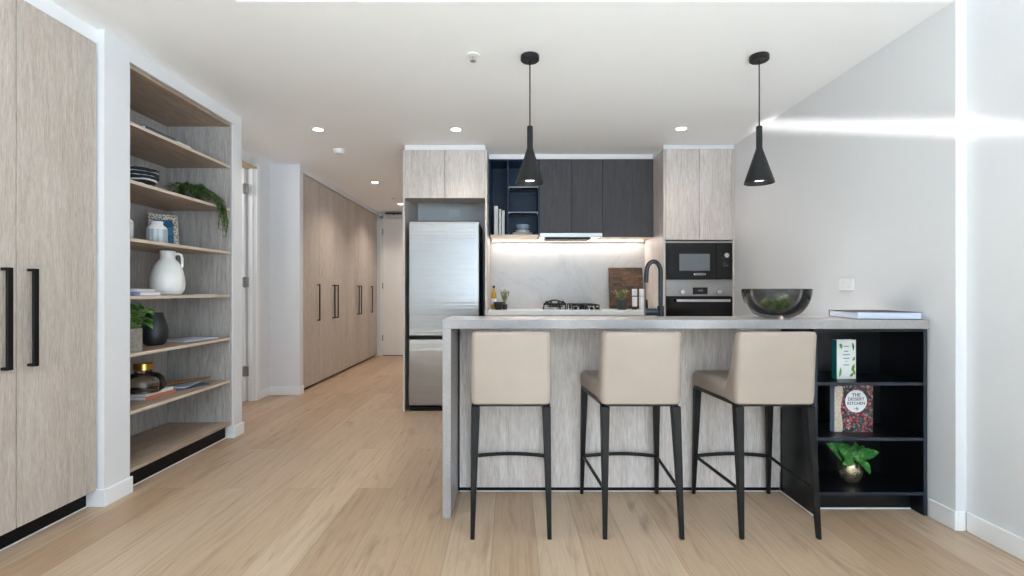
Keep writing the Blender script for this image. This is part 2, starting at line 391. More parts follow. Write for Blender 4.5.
M['lamp'] = emit('downlight_lens', (1, .95, .88), 14); M['bulb'] = emit('pendant_bulb', (1, .93, .84), 7); M['led'] = emit('led_diffuser', (1, .9, .78), 3.2)

# ------------------------------------------------------------------ the room
H = 2.40; XR, XRN, YS, YK, YH = 2.013, 2.062, 2.264, 5.15, 8.39
struct('floor', bx(-3.6, 2.3, YB - .1, YH + .2, -.1, 0), M['floor'])
struct('ceiling', MB().box(-3.6, 2.3, YS + .01, YH + .2, H, H + .2).box(-3.6, -1.25, YB - .1, YS + .01, H, H + .2), M['ceil'])
struct('ceiling_living', MB().box(-1.25, 2.3, YB - .1, YS + .01, H + .16, H + .28), M['ceil'])
struct('wall_right', MB().prism([(XR, YS), (XR, YK + .2), (2.3, YK + .2), (2.3, -.3), (XRN, -.3), (XRN, YS)], 0, H + .2).box(XRN, 2.3, YB - .1, -2.7, 0, H + .2), M['wall'])
struct('wall_back', bx(-.86, XR, YK, YK + .15, 0, H), M['wall'])
struct('wall_hall_right', bx(-.972, -.86, YK, YH, 0, H), M['wall'])
struct('wall_hall_end', bx(-2.7, -.86, YH, YH + .12, 0, H), M['wall'])
struct('wall_left_outer', bx(-3.6, -3.45, YB - .1, YH, 0, H), M['wall'])
struct('wall_left', bx(-2.9, -2.75, YB - .1, 2.515, 0, H), M['wall'])
struct('wall_left_nib', bx(-3.45, -2.045, 2.515, 2.682, 0, H), M['wall'])
struct('wall_left_bulkhead', bx(-2.60, -2.045, 2.682, 3.687, 2.312, H), M['wall'])
struct('wall_left_recess', bx(-2.72, -2.56, 2.674, 3.687, 0, H), M['wall'])
struct('wall_left_pier', bx(-3.45, -2.045, 3.687, 3.80, 0, H), M['wall'])
struct('wall_left_door', MB().box(-2.62, -2.515, 3.80, 4.02, 0, H).box(-2.62, -2.515, 4.93, 5.21, 0, H).box(-2.62, -2.515, 4.02, 4.93, 2.30, H), M['wall'])
struct('wall_left_end', bx(-3.45, -2.20, 5.21, 5.29, 0, H), M['wall'])
struct('wall_hall_bulkhead', bx(-2.80, -2.215, 5.29, YH, 2.345, H), M['wall'])
# skirting
def skirt(name, boxes):
    m = MB()
    for b in boxes: m.box(*b, 0, .087, bev=.003, seg=1)
    struct(name, m, M['trim'])
T = .012
skirt('baseboard_left', [(-2.045, -2.045 + T, 2.515, 2.692), (-2.14, -2.045 + T, 2.503, 2.515)])
skirt('baseboard_left_pier', [(-2.045, -2.045 + T, 3.687, 3.812), (-2.10, -2.045 + T, 3.675, 3.687), (-2.5, -2.045, 3.80, 3.812)])
skirt('baseboard_left_end', [(-2.515, -2.188, 5.198, 5.21), (-2.20, -2.188, 5.21, 5.29), (-2.515, -2.503, 4.99, 5.198)])
skirt('baseboard_right', [(XR - T, XR, YS - T, 2.402), (XR, XRN - T, YS - T, YS), (XRN - T, XRN, -.3, YS - T)])
skirt('baseboard_hall', [(-2.23, -2.19, YH - T, YH)])
# glazing behind the camera
struct('wall_front', bx(-3.45, -1.1, YB - .1, YB, 0, H + .16), M['wall'])
win = MB()
for x in (-1.07, -.03, 1.01, 2.05): win.box(x - .03, x + .03, YB, YB + .06, 0, H + .16)
win.box(-1.1, 2.06, YB, YB + .06, H + .06, H + .16).box(-1.1, 2.06, YB, YB + .06, 0, .06).box(-1.1, 2.06, YB, YB + .06, .95, .99)
struct('window_1', win, M['hw'])
win = MB()
for y in (-2.67, -1.5, -.33): win.box(XRN + .05, XRN + .11, y - .03, y + .03, 0, H + .16)
win.box(XRN + .05, XRN + .11, -2.7, -.3, 0, .06).box(XRN + .05, XRN + .11, -2.7, -.3, H + .06, H + .16)
struct('window_2', win, M['hw'])
struct('dark_reflection_panel', bx(-1.1, 2.06, YB - .1, YB + .02, 0, .76), M['coverblack'])  # unseen dark panel added to darken the lower reflection in the fridge
# doors
d1 = struct('door_1', bx(-2.14, -1.30, YH - .03, YH, .004, 2.285, bev=.002), M['trim'])
struct('door_frame', MB().box(-2.185, -2.143, YH - .045, YH, 0, 2.33).box(-1.297, -1.25, YH - .045, YH, 0, 2.33).box(-2.185, -1.25, YH - .045, YH, 2.288, 2.33), M['trim'], d1)
for z in (.3, 1.17, 2.07): struct('hinge', MB().box(-2.152, -2.132, YH - .052, YH - .044, z - .05, z + .05), M['steel_dull'], d1)
struct('threshold', bx(-2.14, -1.3, YH - .06, YH - .031, 0, .01), M['hw'], d1)
t = thing('door_closer', 'slim grey door closer box above the far entrance door', 'door closer', (-1.94, YH - .05, 2.29))
bx(-2.06, -1.82, YH - .10, YH - .032, 2.295, 2.345, bev=.006).build('housing', M['bluesilver'], t)
bx(-2.09, -1.82, YH - .105, YH - .03, 2.365, 2.378).build('arm', M['hw'], t); MB().cyl((-1.95, YH - .075, 2.345), (-1.95, YH - .075, 2.366), .012).build('pivot', M['hw'], t)
d2 = struct('door_2', bx(-3.38, -2.60, 4.868, 4.906, .006, 2.28, bev=.002), M['trim'])
struct('jamb', MB().box(-2.62, -2.503, 4.932, 4.985, 0, 2.33, bev=.003, seg=1), M['trim'], d2)
struct('jamb_stop', MB().box(-2.585, -2.54, 4.915, 4.931, 0, 2.29, bev=.002, seg=1), M['trim'], d2)
struct('door_head', MB().box(-2.62, -2.5, 4.02, 4.93, 2.285, 2.299), M['timber'], d2)
for z in (.30, 1.168, 2.078):
    h = struct('hinge', MB().box(-2.612, -2.553, 4.862, 4.867, z - .048, z + .048, bev=.002).cyl((-2.59, 4.86, z - .052), (-2.59, 4.86, z + .052), .007), M['hinge'], d2)
light('side_room_fill', 'POINT', (-3.0, 4.2, 2.1), (0, 0, 0), 4, (1, .97, .92), shadow_soft_size=.15)  # unseen fill lamp added to brighten the open door leaf

# ------------------------------------------------------------------ wardrobe on the left
def handle_on(parent, x, y, z0, z1, sgn=1, n='handle'):           # bar handle on a door whose face looks along +X
    MB().box(x, x + .030 * sgn, y - .006, y + .006, z0, z0 + .012).box(x, x + .030 * sgn, y - .006, y + .006, z1 - .012, z1).box(x + .026 * sgn, x + .036 * sgn, y - .012, y + .012, z0, z1, bev=.001, seg=1).build(n, M['hw'], parent)
t = thing('wardrobe', 'tall grey oak wardrobe at the left edge with two long black bar handles', 'wardrobe', (-2.4, 1.9, 0))
bx(-2.74, -2.10, 1.302, 2.505, .086, 2.32).build('carcass', M['oak'], t)
for i, (a, b) in enumerate(((1.302, 1.698), (1.702, 2.0975), (2.1025, 2.503))):
    d = bx(-2.097, -2.077, a, b, .085, 2.322, bev=.001, seg=1).build('door', M['oak'], t)
    if i: handle_on(d, -2.077, 2.04 if i == 1 else 2.152, .758, 1.178)
bx(-2.7, -2.127, 1.302, 2.505, .002, .084).build('toe_kick', M['kick'], t)
bx(-2.74, -2.082, 1.302, 2.512, 2.326, 2.398).build('top_filler', M['filler'], t, label='white filler strip up to the ceiling')

bx(-2.1265, -2.1215, 1.302, 2.503, .0005, .005).build('sealant_bead', M['trim'], t, label='white sealant line')
# ------------------------------------------------------------------ bookcase
BZ = [.12, .43, .742, 1.055, 1.37, 1.685, 2.0]
BX0, BX1, BY0, BY1 = -2.52, -2.058, 2.685, 3.682
t = thing('bookcase', 'built-in grey oak bookcase between the white wall piers, open shelves', 'bookcase', (-2.29, 3.2, 0))
bx(BX0 - .016, BX0, BY0, BY1, .10, 2.306).build('back_panel', M['oak_grey'], t)
for a in (BY0, BY1 - .018): bx(BX0, BX1, a, a + .018, .10, 2.306).build('side_panel', M['oak_grey'], t)
bx(BX0, BX1, BY0 + .0185, BY1 - .0185, 2.286, 2.306).build('top_panel', M['oak_y'], t)
bx(BX0, BX1, BY0 + .0185, BY1 - .0185, .10, .12).build('bottom_panel', M['oak_y'], t)
for z in BZ[1:]:
    sh = bx(BX0, BX1 - .003, BY0 + .0185, BY1 - .0185, z - .018, z).build('shelf', M['oak_y'], t)
    bx(BX1 - .003, BX1 - .001, BY0 + .0185, BY1 - .0185, z - .018, z).build('edging', M['edge'], sh, label='pale oak edge strip')
bx(-2.5, -2.10, BY0 + .016, BY1 - .01, .001, .099).build('toe_kick', M['kick'], t)

bx(-2.0995, -2.0945, BY0 + .02, BY1 - .012, .0005, .005).build('sealant_bead', M['trim'], t, label='white sealant line')
# ------------------------------------------------------------------ hall wardrobe
t = thing('hall_wardrobe', 'long wall of full-height oak cupboards down the hallway', 'wardrobe', (-2.5, 6.8, 0))
bx(-2.79, -2.264, 5.30, 8.33, .03, 2.335).build('carcass', M['oak'], t)
HD = [(5.302, 5.826, 5.77), (5.833, 6.321, 6.265), (6.328, 6.821, 6.385), (6.828, 7.321, 7.27), (7.328, 7.826, 7.385), (7.833, 8.33, 7.97)]
for a, b, hy in HD:
    d = bx(-2.258, -2.237, a, b, .028, 2.338, bev=.001, seg=1).build('door', M['oak'], t); handle_on(d, -2.237, hy, .74, 1.16)
bx(-2.79, -2.27, 5.30, 8.33, 0, .027).build('toe_kick', M['kick'], t)

# ------------------------------------------------------------------ fridge cabinet
t = thing('fridge_cabinet', 'pale oak cabinet surround with two top doors over the fridge', 'cabinet', (-.6, 4.85, 0))
FZ = 4.5
bx(-.974, -.956, FZ, 5.14, 0, 2.352).build('side_panel', M['oak_pale'], t); bx(-.234, -.216, FZ, 5.14, 0, 2.352).build('side_panel', M['oak_pale'], t)
bx(-.9555, -.2345, 4.522, 4.81, 1.925, 2.352).build('carcass', M['oak_pale'], t)
for a, b in ((-.9545, -.5975), (-.5925, -.2355)): bx(a, b, FZ, 4.52, 1.919, 2.351, bev=.001, seg=1).build('door', M['oak_pale'], t)
bx(-.956, -.234, FZ + .003, 4.81, 2.3535, 2.398).build('top_filler', M['filler'], t, label='white filler strip up to the ceiling')
t = thing('fridge', 'tall stainless steel fridge with freezer door below', 'fridge', (-.606, 4.8, 0))
bx(-.922, -.288, 4.562, 5.08, .036, 1.705, bev=.004).build('body', M['coverblack'], t)
bx(-.925, -.286, FZ + .002, 4.56, .672, 1.715, bev=.012, seg=3).build('upper_door', M['steel'], t)
bx(-.925, -.286, FZ + .002, 4.56, .046, .648, bev=.010, seg=3).build('freezer_door', M['steel'], t)
bx(-.924, -.287, FZ + .004, 4.56, .653, .668, bev=.003).build('door_gap_strip', M['hw'], t)  # black strip filling the gap between the two doors
bx(-.918, -.292, FZ + .012, 5.05, 0, .034).build('base', M['hw'], t)
def outlet(name, label, c, ax, wd=.116, ht=.075, parts=2):
    t = thing(name, label, 'power outlet', c)
    if ax == 'y': MB().box(-wd / 2, wd / 2, -.009, 0, -ht / 2, ht / 2, bev=.003).build('plate', M['plastic'], t, True)
    else: MB().box(-.009, 0, -wd / 2, wd / 2, -ht / 2, ht / 2, bev=.003).build('plate', M['plastic'], t, True)
    for k in range(parts):
        q = (k - (parts - 1) / 2) * wd * .46
        (MB().box(q - .011, q + .011, -.013, -.0095, .002, .026, bev=.001) if ax == 'y' else MB().box(-.013, -.0095, q - .011, q + .011, .002, .026, bev=.001)).build('switch', M['plastic'], t, True)
        for dq in (-.009, .009):
            (MB().box(q + dq - .0015, q + dq + .0015, -.0102, -.0095, -.022, -.012) if ax == 'y' else MB().box(-.0102, -.0095, q + dq - .0015, q + dq + .0015, -.022, -.012)).build('pin_slot', M['bluesilver'], t, True)
outlet('power_outlet', 'white double power outlet on the wall above the fridge', P(455, 213, YK - .002), 'y')
outlet('power_outlet', 'white double power outlet on the right wall above the bar counter', (XR - .001, 2.99, 1.122), 'x', .13)

# ------------------------------------------------------------------ overhead cabinets
t = thing('open_shelf_cabinet', 'open navy overhead unit with glass shelves beside the fridge', 'shelf', (.03, 4.97, 1.61))
for a in (-.213, .263): bx(a, a + .014, 4.812, 5.125, 1.612, 2.35).build('side_panel', M['navy'], t)
bx(-.038, -.024, 4.82, 5.125, 1.626, 2.335).build('divider', M['navy'], t)
bx(-.2, .264, 5.126, 5.14, 1.612, 2.35).build('back_panel', M['navy'], t)
bx(-.1985, .2625, 4.812, 5.125, 2.336, 2.35).build('top_panel', M['navy'], t)
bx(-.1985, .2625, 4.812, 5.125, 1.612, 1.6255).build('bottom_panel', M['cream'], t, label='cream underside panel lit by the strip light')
for z in (2.09, 1.847):
    g = bx(-.023, .262, 4.835, 5.124, z - .006, z).build('glass_shelf', M['shelfglass'], t, label='clear glass shelf')
    for yy in (4.8335, 5.1243): bx(-.023, .262, yy, yy + .0013, z - .006, z).build('glass_edge_glow', M['paperblue'], g, label='pale strip painted as glass edge glow')  # pale strips paint the glow along the glass edges
    for xx in (-.0225, .2565):
        for yy in (4.86, 5.10): bx(xx, xx + .006, yy, yy + .012, z - .014, z - .0065).build('shelf_pin', M['chrome'], g)
t = thing('wall_cabinet', 'charcoal timber overhead cabinet with three flat doors above the cooktop', 'cabinet', (.83, 4.97, 1.6))
bx(.2785, 1.368, 4.833, 5.14, 1.645, 2.35).build('carcass', M['dark'], t)
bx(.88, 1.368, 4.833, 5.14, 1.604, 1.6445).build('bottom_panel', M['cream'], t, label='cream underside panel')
for a, b, z in ((.2785, .5785, 1.642), (.5815, .8775, 1.642), (.8805, 1.368, 1.602)): bx(a, b, 4.81, 4.832, z, 2.35, bev=.001, seg=1).build('door', M['dark'], t)
tag(bx(-.213, 1.368, 4.815, 5.12, 2.353, 2.398).build('cabinet_filler', M['filler']), 'white filler strip above the charcoal overhead cabinets', 'filler strip')
t = thing('range_hood', 'slim stainless slide-out range hood under the charcoal cabinet', 'range hood', (.58, 4.96, 1.6))
bx(.2785, .8775, 4.803, 4.83, 1.6, 1.6405, bev=.002).build('front_lip', M['steel_dull'], t)
bx(.2795, .8765, 4.831, 5.12, 1.606, 1.6405).build('housing', M['steel_dull'], t)
bx(.33, .77, 4.835, 5.05, 1.585, 1.6055).build('filter', M['hw'], t, label='dark grease filter')
tag(bx(-.19, 1.35, 5.1215, 5.1285, 1.592, 1.602).build('led_strip', M['led']), 'warm lit strip light under the overhead cabinets', 'strip light')
light('led_wash', 'AREA', (.58, 5.075, 1.588), (R(-12), 0, 0), 4.0, (1, .9, .8), shape='RECTANGLE', size=1.5, size_y=.02)
tag(bx(-.214, 1.371, 5.130, 5.147, .903, 1.609).build('splashback', M['marble']), 'pale marble splashback panel behind the cooktop', 'splashback')

# ------------------------------------------------------------------ kitchen bench
t = thing('base_cabinet', 'white-topped kitchen base cupboard along the back wall', 'cabinet', (.58, 4.86, 0))
bx(-.213, 1.369, 4.585, 5.128, .1, .857).build('carcass', M['oak_pale'], t); bx(-.213, 1.369, 4.62, 5.1, 0, .099).build('toe_kick', M['kick'], t)
for i in range(3): bx(-.212 + i * .527, .312 + i * .527, 4.563, 4.583, .102, .85, bev=.001, seg=1).build('door', M['oak_pale'], t)
tag(bx(-.2145, 1.3705, 4.55, 5.128, .86, .90, bev=.002).build('benchtop', M['whitestone']), 'white stone benchtop below the marble splashback', 'benchtop')

# ------------------------------------------------------------------ oven tower
t = thing('oven_cabinet', 'tall pale oak oven tower against the right wall', 'cabinet', (1.69, 4.8, 0))
for a in (1.372, 1.993): (bx(a, a + .018, FZ + .001, 5.14, 0, 2.36).build('side_panel', M['oak_pale'], t), bx(a, a + .018, FZ - .001, FZ + .0008, 0, 2.36).build('edging', M['paleedge'], t, label='pale edge strip'))
bx(1.3905, 1.9925, 4.522, 5.14, 1.545, 2.36).build('carcass', M['oak_pale'], t)
for a, b in ((1.394, 1.695), (1.6995, 1.9895)): bx(a, b, FZ, 4.52, 1.542, 2.359, bev=.001, seg=1).build('door', M['oak_pale'], t)
bx(1.3905, 1.9925, FZ, 4.52, .1, .57, bev=.001, seg=1).build('drawer', M['oak_pale'], t); bx(1.391, 1.992, 4.55, 5.1, 0, .098).build('toe_kick', M['kick'], t)
bx(1.3905, 1.9925, 5.0, 5.14, .1, 1.54).build('back_panel', M['oak_pale'], t)
bx(1.3905, 1.9925, 4.505, 4.99, 1.1775, 1.1835).build('shelf', M['steel_dull'], t)
bx(1.372, 2.011, FZ + .004, 5.12, 2.3625, 2.398).build('top_filler', M['filler'], t, label='white filler strip up to the ceiling')
t = thing('microwave', 'built-in black glass microwave with a dial at its right', 'microwave', (1.695, 4.7, 1.185))
bx(1.40, 1.985, 4.515, 4.95, 1.19, 1.525).build('body', M['hw'], t)
bx(1.395, 1.9895, FZ - .004, 4.513, 1.5155, 1.529).build('trim', M['steel_dull'], t, label='steel trim strip')
d = bx(1.395, 1.843, FZ - .008, 4.513, 1.186, 1.514, bev=.002).build('door', M['glassblack'], t)
bx(1.512, 1.787, FZ - .0095, FZ - .0083, 1.264, 1.416).build('window', M['glassgrey'], d, label='grey see-through window')
MB().text('BOSCH', .026, (1.706, FZ - .0088, 1.232)).build('logo', M['labelwhite'], d)
MB().cyl((1.650, FZ - .0096, 1.232), (1.650, FZ - .0082, 1.232), .009, seg=20).build('emblem', M['labelwhite'], d)
c = bx(1.8455, 1.9895, FZ - .008, 4.513, 1.186, 1.514, bev=.002).build('control_panel', M['glassblack'], t)
MB().cyl((1.93, FZ - .03, 1.401), (1.93, FZ - .0085, 1.401), .021, .024).build('dial', M['chrome'], c, label='silver dial')
for i in range(2):
    for j in range(3): bx(1.905 + i * .03, 1.925 + i * .03, FZ - .0095, FZ - .0083, 1.30 + j * .022, 1.314 + j * .022).build('button', M['coverblack'], c)
t = thing('oven', 'built-in steel and black glass oven below the microwave', 'oven', (1.695, 4.7, .575))
bx(1.40, 1.985, 4.515, 4.98, .58, 1.17).build('body', M['hw'], t)
c = bx(1.395, 1.9895, FZ - .008, 4.513, 1.036, 1.176, bev=.002).build('control_panel', M['steel_dull'], t)
bx(1.633, 1.765, FZ - .0098, FZ - .0083, 1.052, 1.114).build('display', M['glassblack'], c, label='black display')
MB().text('12:00', .022, (1.70, FZ - .0102, 1.086)).build('digits', M['greyblue'], c)
for x in (1.5345, 1.863): MB().cyl((x, FZ - .034, 1.075), (x, FZ - .0085, 1.075), .019, .024).build('dial', M['chrome'], c, label='silver dial')
d = bx(1.395, 1.9895, FZ - .008, 4.513, .585, 1.031, bev=.002).build('door', M['glassblack'], t)
MB().box(1.475, 1.955, FZ - .052, FZ - .038, .985, 1.008, bev=.004).box(1.49, 1.51, FZ - .04, FZ - .0085, .99, 1.003).box(1.92, 1.94, FZ - .04, FZ - .0085, .99, 1.003).build('handle', M['chrome'], d, label='steel bar handle')

# ------------------------------------------------------------------ island
IZ = 2.376
tag(MB().box(-.3255, 1.989, IZ, 2.72, .902, .945, bev=.0015, seg=1).box(-.3255, -.2855, IZ, 2.72, .001, .9015, bev=.0015, seg=1).build('breakfast_bar', M['stone'], smooth=False), 'pale stone waterfall bar counter in front of the stools', 'counter')
t = thing('island', 'grey oak panelled island body under the stone bar counter', 'kitchen island', (.6, 3.0, 0))
bx(-.277, 1.452, 2.70, 2.7195, .022, .899).build('front_panel', M['oak_pale'], t)
bx(-.28, 1.99, 2.7215, 3.33, .1, .857).build('carcass', M['oak_pale'], t)
bx(-.28, 1.45, 2.703, 2.7195, .0005, .0215).build('toe_kick', M['kick'], t)
bx(-.28, 1.99, 2.7215, 2.7395, .858, .9).build('upstand', M['oak_pale'], t)
bx(-.2845, -.2785, 2.708, 2.7195, 0, .899).build('shadow_gap', M['kick'], t, label='black shadow gap strip')
tag(bx(-.29, 1.992, 2.741, 3.36, .86, .90, bev=.002).build('sink_benchtop', M['whitestone']), 'white stone sink benchtop behind the raised bar counter', 'benchtop')
bx(-.277, 1.45, 2.698, 2.7025, .0005, .004).build('sealant_bead', M['trim'], t, label='white sealant line')
# black open shelves at the right end
t = thing('display_shelf', 'black open shelf unit at the right end of the island', 'shelf', (1.73, 2.55, 0))
for a in (1.457, 1.984): bx(a, a + .016, 2.405, 2.698, .002, .899).build('side_panel', M['black'], t)
bx(1.4735, 1.9835, 2.405, 2.698, .886, .8995).build('top_panel', M['black'], t)
for z in (.642, .376, .1125): 
    s = bx(1.4735, 1.9835, 2.408, 2.686, z - .0145, z).build('shelf', M['black'], t)
    bx(1.4735, 1.9835, 2.4065, 2.4078, z - .0145, z).build('edging', M['blackedge'], s)
for a in (1.4565, 1.9835): bx(a, a + .017, 2.4035, 2.4048, .002, .899).build('edging', M['blackedge'], t)
bx(1.4735, 1.9835, 2.687, 2.698, .0985, .885).build('back_panel', M['black'], t)
bx(1.4735, 1.9835, 2.487, 2.497, .004, .0975).build('toe_kick', M['black'], t)

bx(1.4735, 1.9835, 2.480, 2.4865, .0005, .006).build('sealant_bead', M['trim'], t, label='white sealant line'); bx(1.4515, 1.4565, 2.405, 2.698, .0005, .005).build('sealant_bead', M['trim'], t, label='white sealant line')
# ------------------------------------------------------------------ stools
def make_stool():
    t = thing('bar_stool', '', 'bar stool', group='beige bar stools at the counter')
    s = MB()
    def tr(z, e, yb=-.185, yf=.245):                               # seat outline, wider at the front
        out = []; n = 6
        for (hx, yy, sx, sy, a0) in ((.212, yf, 1, 1, 0), (.212, yf, -1, 1, 90), (.178, yb, -1, -1, 180), (.178, yb, 1, -1, 270)):
            r = .035
            for k in range(n + 1):
                a = R(a0 + 90 * k / n); out.append((sx * (hx - r) + (r - e) * math.cos(a), yy - sy * r + (r - e) * math.sin(a), z))
        return out
    s.loft([tr(.585, .006), tr(.59, .001), tr(.635, 0), tr(.652, .006), tr(.661, .018), tr(.664, .032)])
    s.build('seat', M['beige'], t, True)
    b = MB(); secs = []
    for z, y0, th, hx, r in ((.578, -.206, .125, .170, .02), (.583, -.211, .135, .177, .026), (.62, -.214, .14, .1815, .03), (.70, -.22, .105, .180, .03), (.80, -.228, .075, .1775, .028), (.885, -.236, .058, .1745, .022), (.896, -.235, .05, .170, .018), (.901, -.232, .036, .163, .012)):
        secs.append(rrect(hx, th / 2, min(r, th / 2 - .001), z, 0, y0 + th / 2))
    b.loft(secs).build('backrest', M['beige'], t, True)
    f = MB(); f.loft([tr(.568, .004, -.205), tr(.5845, .004, -.205)]).build('seat_frame', M['bronze'], t, True)
    for sx in (-1, 1):
        MB().bar((sx * .168, -.246, 0), (sx * .158, -.188, .568), .018, .037, .018, .044).build('leg', M['bronze'], t, True)
        MB().bar((sx * .2, .242, 0), (sx * .19, .215, .568), .017, .033, .017, .038).build('leg', M['bronze'], t, True)
        MB().cyl((sx * .194, .226, .205), (sx * .1655, -.218, .205), .008, seg=8).build('stretcher', M['bronze'], t, True)
    pts = [(-.19 + .38 * k / 10, .232, .205 + .012 * math.sin(math.pi * k / 10)) for k in range(11)]
    MB().tube(pts, .0095, 8).build('footrest', M['bronze'], t, True)
    return t
st = make_stool(); st.location = (0, 2.428, 0); st['label'] = 'left beige bar stool, nearest the fridge, seen straight from behind'
dup(st, (.578, 2.428, 0), label='middle beige bar stool, between two other stools at the counter')
dup(st, (1.175, 2.428, 0), label='right beige bar stool, beside the black open shelves')

# ------------------------------------------------------------------ pendants and ceiling things
def make_pendant():
    t = thing('pendant_lamp', '', 'pendant lamp', group='black cone pendants over the bar')
    MB().lathe([(0, 0), (.05, 0), (.052, -.004), (.052, -.026), (.047, -.031), (0, -.031)]).build('canopy', M['pend'], t, True)
    MB().cyl((0, 0, -.031), (0, 0, -.40), .0035, seg=8).build('cord', M['hw'], t, True)
    MB().lathe([(.0, -.394), (.015, -.396), (.0165, -.402), (.0165, -.516), (.02, -.53), (.078, -.706), (.0795, -.715), (.077, -.715), (.017, -.535), (.0, -.53)]).build('shade', M['pend'], t, True)
    MB().lathe([(0, -.655), (.028, -.655), (.032, -.668), (.030, -.69), (.024, -.699), (0, -.703)]).build('bulb', M['bulb'], t, True, label='lit warm white bulb')
    return t
pn = make_pendant(); pn.location = (.106, 2.80, H); pn['label'] = 'left black cone pendant lamp, hanging in front of the navy shelves'
dup(pn, (1.39, 2.80, H), label='right black cone pendant lamp, hanging near the right wall')
for x in (.106, 1.39): light('pendant_glow', 'SPOT', (x, 2.80, 1.675), (0, 0, 0), 16, (1, .9, .78), spot_size=R(95), spot_blend=.7, shadow_soft_size=.03)
def make_down():
    t = thing('downlight', '', 'downlight', group='recessed ceiling downlights')
    MB().lathe([(.040, .0), (.052, 0), (.052, -.004), (.040, -.006), (.038, -.002)], closed=True).build('trim_ring', M['plastic'], t, True)
    MB().lathe([(0, -.003), (.0385, -.003), (.0385, -.0005), (0, -.0005)]).build('lens', M['lamp'], t, True, label='glowing lens')
    return t
dn = make_down()
DL = [(-1.57, 4.07, 'lit downlight in the ceiling between the bookcase and hallway'), (-.448, 4.07, 'lit downlight in the ceiling just in front of the fridge cabinet'),
      (1.38, 4.05, 'lit downlight in the ceiling in front of the oven tower'), (-1.645, 6.05, 'lit downlight halfway down the hallway ceiling'), (-1.67, 7.57, 'lit downlight at the far end of the hallway ceiling')]
for i, (x, y, lb) in enumerate(DL):
    if i == 0: dn.location = (x, y, H); dn['label'] = lb
    else: dup(dn, (x, y, H), label=lb)
    light('downlight_beam', 'SPOT', (x, y, H - .012), (0, 0, 0), 12 if y < 5 else 38, (1, .90, .78), spot_size=R(130), spot_blend=.9, shadow_soft_size=.04)
t = thing('smoke_detector', 'round white smoke detector on the ceiling before the hallway', 'smoke detector', (-1.606, 4.67, H))
MB().lathe([(0, 0), (.055, 0), (.055, -.012), (0, -.012)]).build('base', M['plastic'], t, True); MB().lathe([(0, -.0125), (.05, -.0125), (.044, -.034), (.03, -.04), (0, -.04)]).build('cover', M['plastic'], t, True)
def sprinkler(loc, label):
    t = thing('fire_sprinkler', label, 'sprinkler', loc)
    MB().lathe([(0, 0), (.036, 0), (.034, -.006), (.012, -.008), (0, -.008)]).build('escutcheon', M['plastic'], t, True)
    MB().cyl((0, 0, -.008), (0, 0, -.03), .006).box(-.016, -.012, -.003, .003, -.03, -.008).box(.012, .016, -.003, .003, -.03, -.008).box(-.016, .016, -.003, .003, -.034, -.03).build('frame', M['chrome'], t, True)
    MB().lathe([(0, -.0345), (.017, -.0345), (.017, -.037), (0, -.037)]).build('deflector', M['chrome'], t, True)
sprinkler((-.212, 2.79, H), 'small fire sprinkler in the ceiling left of the left pendant'); sprinkler((-1.64, 6.98, H), 'tiny fire sprinkler in the far hallway ceiling')

# ------------------------------------------------------------------ books
def book(name, label, L, W, T_, cover, loc, rz=0, pages='paper', cat='book', group=None, spine=None, stand=False, back_mat=None):
    """lies flat: spine along local X at y=-W/2; stand=True: stands up, front cover facing -Y, spine on the left"""
    t = thing(name, label, cat, loc, rz, group); b = .0022
    m = Matrix.Identity(4)
    if stand: m = Matrix(((0, 1, 0, 0), (0, 0, -1, 0), (1, 0, 0, 0), (0, 0, 0, 1))) @ Matrix.Translation((L / 2, 0, 0))   # x up, y right, z towards the viewer
    MB().box(-L / 2 + .003, L / 2 - .003, -W / 2 + b + .0003, W / 2 - .003, b + .0003, T_ - b - .0003).xf(m).build('pages', M[pages], t, True, label='pale page block')
    MB().box(-L / 2, L / 2, -W / 2 + b, W / 2, 0, b).box(-L / 2, L / 2, -W / 2 + b, W / 2, T_ - b, T_).xf(m).build('cover', M[cover], t, True)
    MB().box(-L / 2, L / 2, -W / 2, -W / 2 + b, 0, T_, bev=.0006, seg=1).xf(m).build('spine', M[spine or cover], t, True)
    return t
# big book on the counter
book('coffee_table_book', 'large hardcover book lying on the right end of the bar counter', .285, .285, .035, 'coverblack', (1.845, 2.552, .9455), R(172), pages='paperblue')
# the shelf unit
wb = book('cookbook', 'white cookbook with teal spine and leaf print on the top black shelf', .195, .108, .03, 'coverwhite', (1.672, 2.53, .6425), R(8), spine='teal', stand=True)
m = MB()
for z, wd in ((.163, .03), (.138, .024), (.121, .04), (.103, .032), (.088, .008), (.07, .03)): m.box(-wd / 2, wd / 2, -.0308, -.0302, z - .002, z + .002)
m.build('title_text', M['inkgrey'], wb, True, label='thin grey lettering')
m = MB()
for (a, b, wd) in (((-.036, .178), (-.026, .15), .016), ((.034, .182), (.04, .14), .012), ((.036, .09), (.046, .112), .012), ((.03, .04), (.044, .075), .016), ((.046, .02), (.034, .055), .014), ((-.038, .01), (-.03, .06), .012), ((.02, .012), (.04, .03), .014)):
    m.leaf((a[0], -.0306, a[1]), (b[0], -.0306, b[1]), wd, (0, -1, 0), .01)
m.build('leaf_print', M['leaf'], wb, True, label='green leaf print')
db = book('dessert_cookbook', 'cookbook with red berry cover and round white title on the middle black shelf', .235, .2, .032, 'berries', (1.71, 2.53, .3765), R(3), spine='greyblue', stand=True)
m = MB(); m.prism([(-.0985, .004), (-.0985, .231)] + [(-.062 + .018 * math.cos(R(a)) * 1 - .03 * math.sin(R(a)) ** 2 * 0 - .026 * (1 - abs(math.sin(R(a)))), .1175 + .1135 * math.sin(R(a))) for a in range(90, -91, -12)], .0324, .0328)
m.xf(Matrix.Rotation(R(90), 4, 'X')).build('cover_border', M['crust'], db, True, label='crumbly beige cover edge')
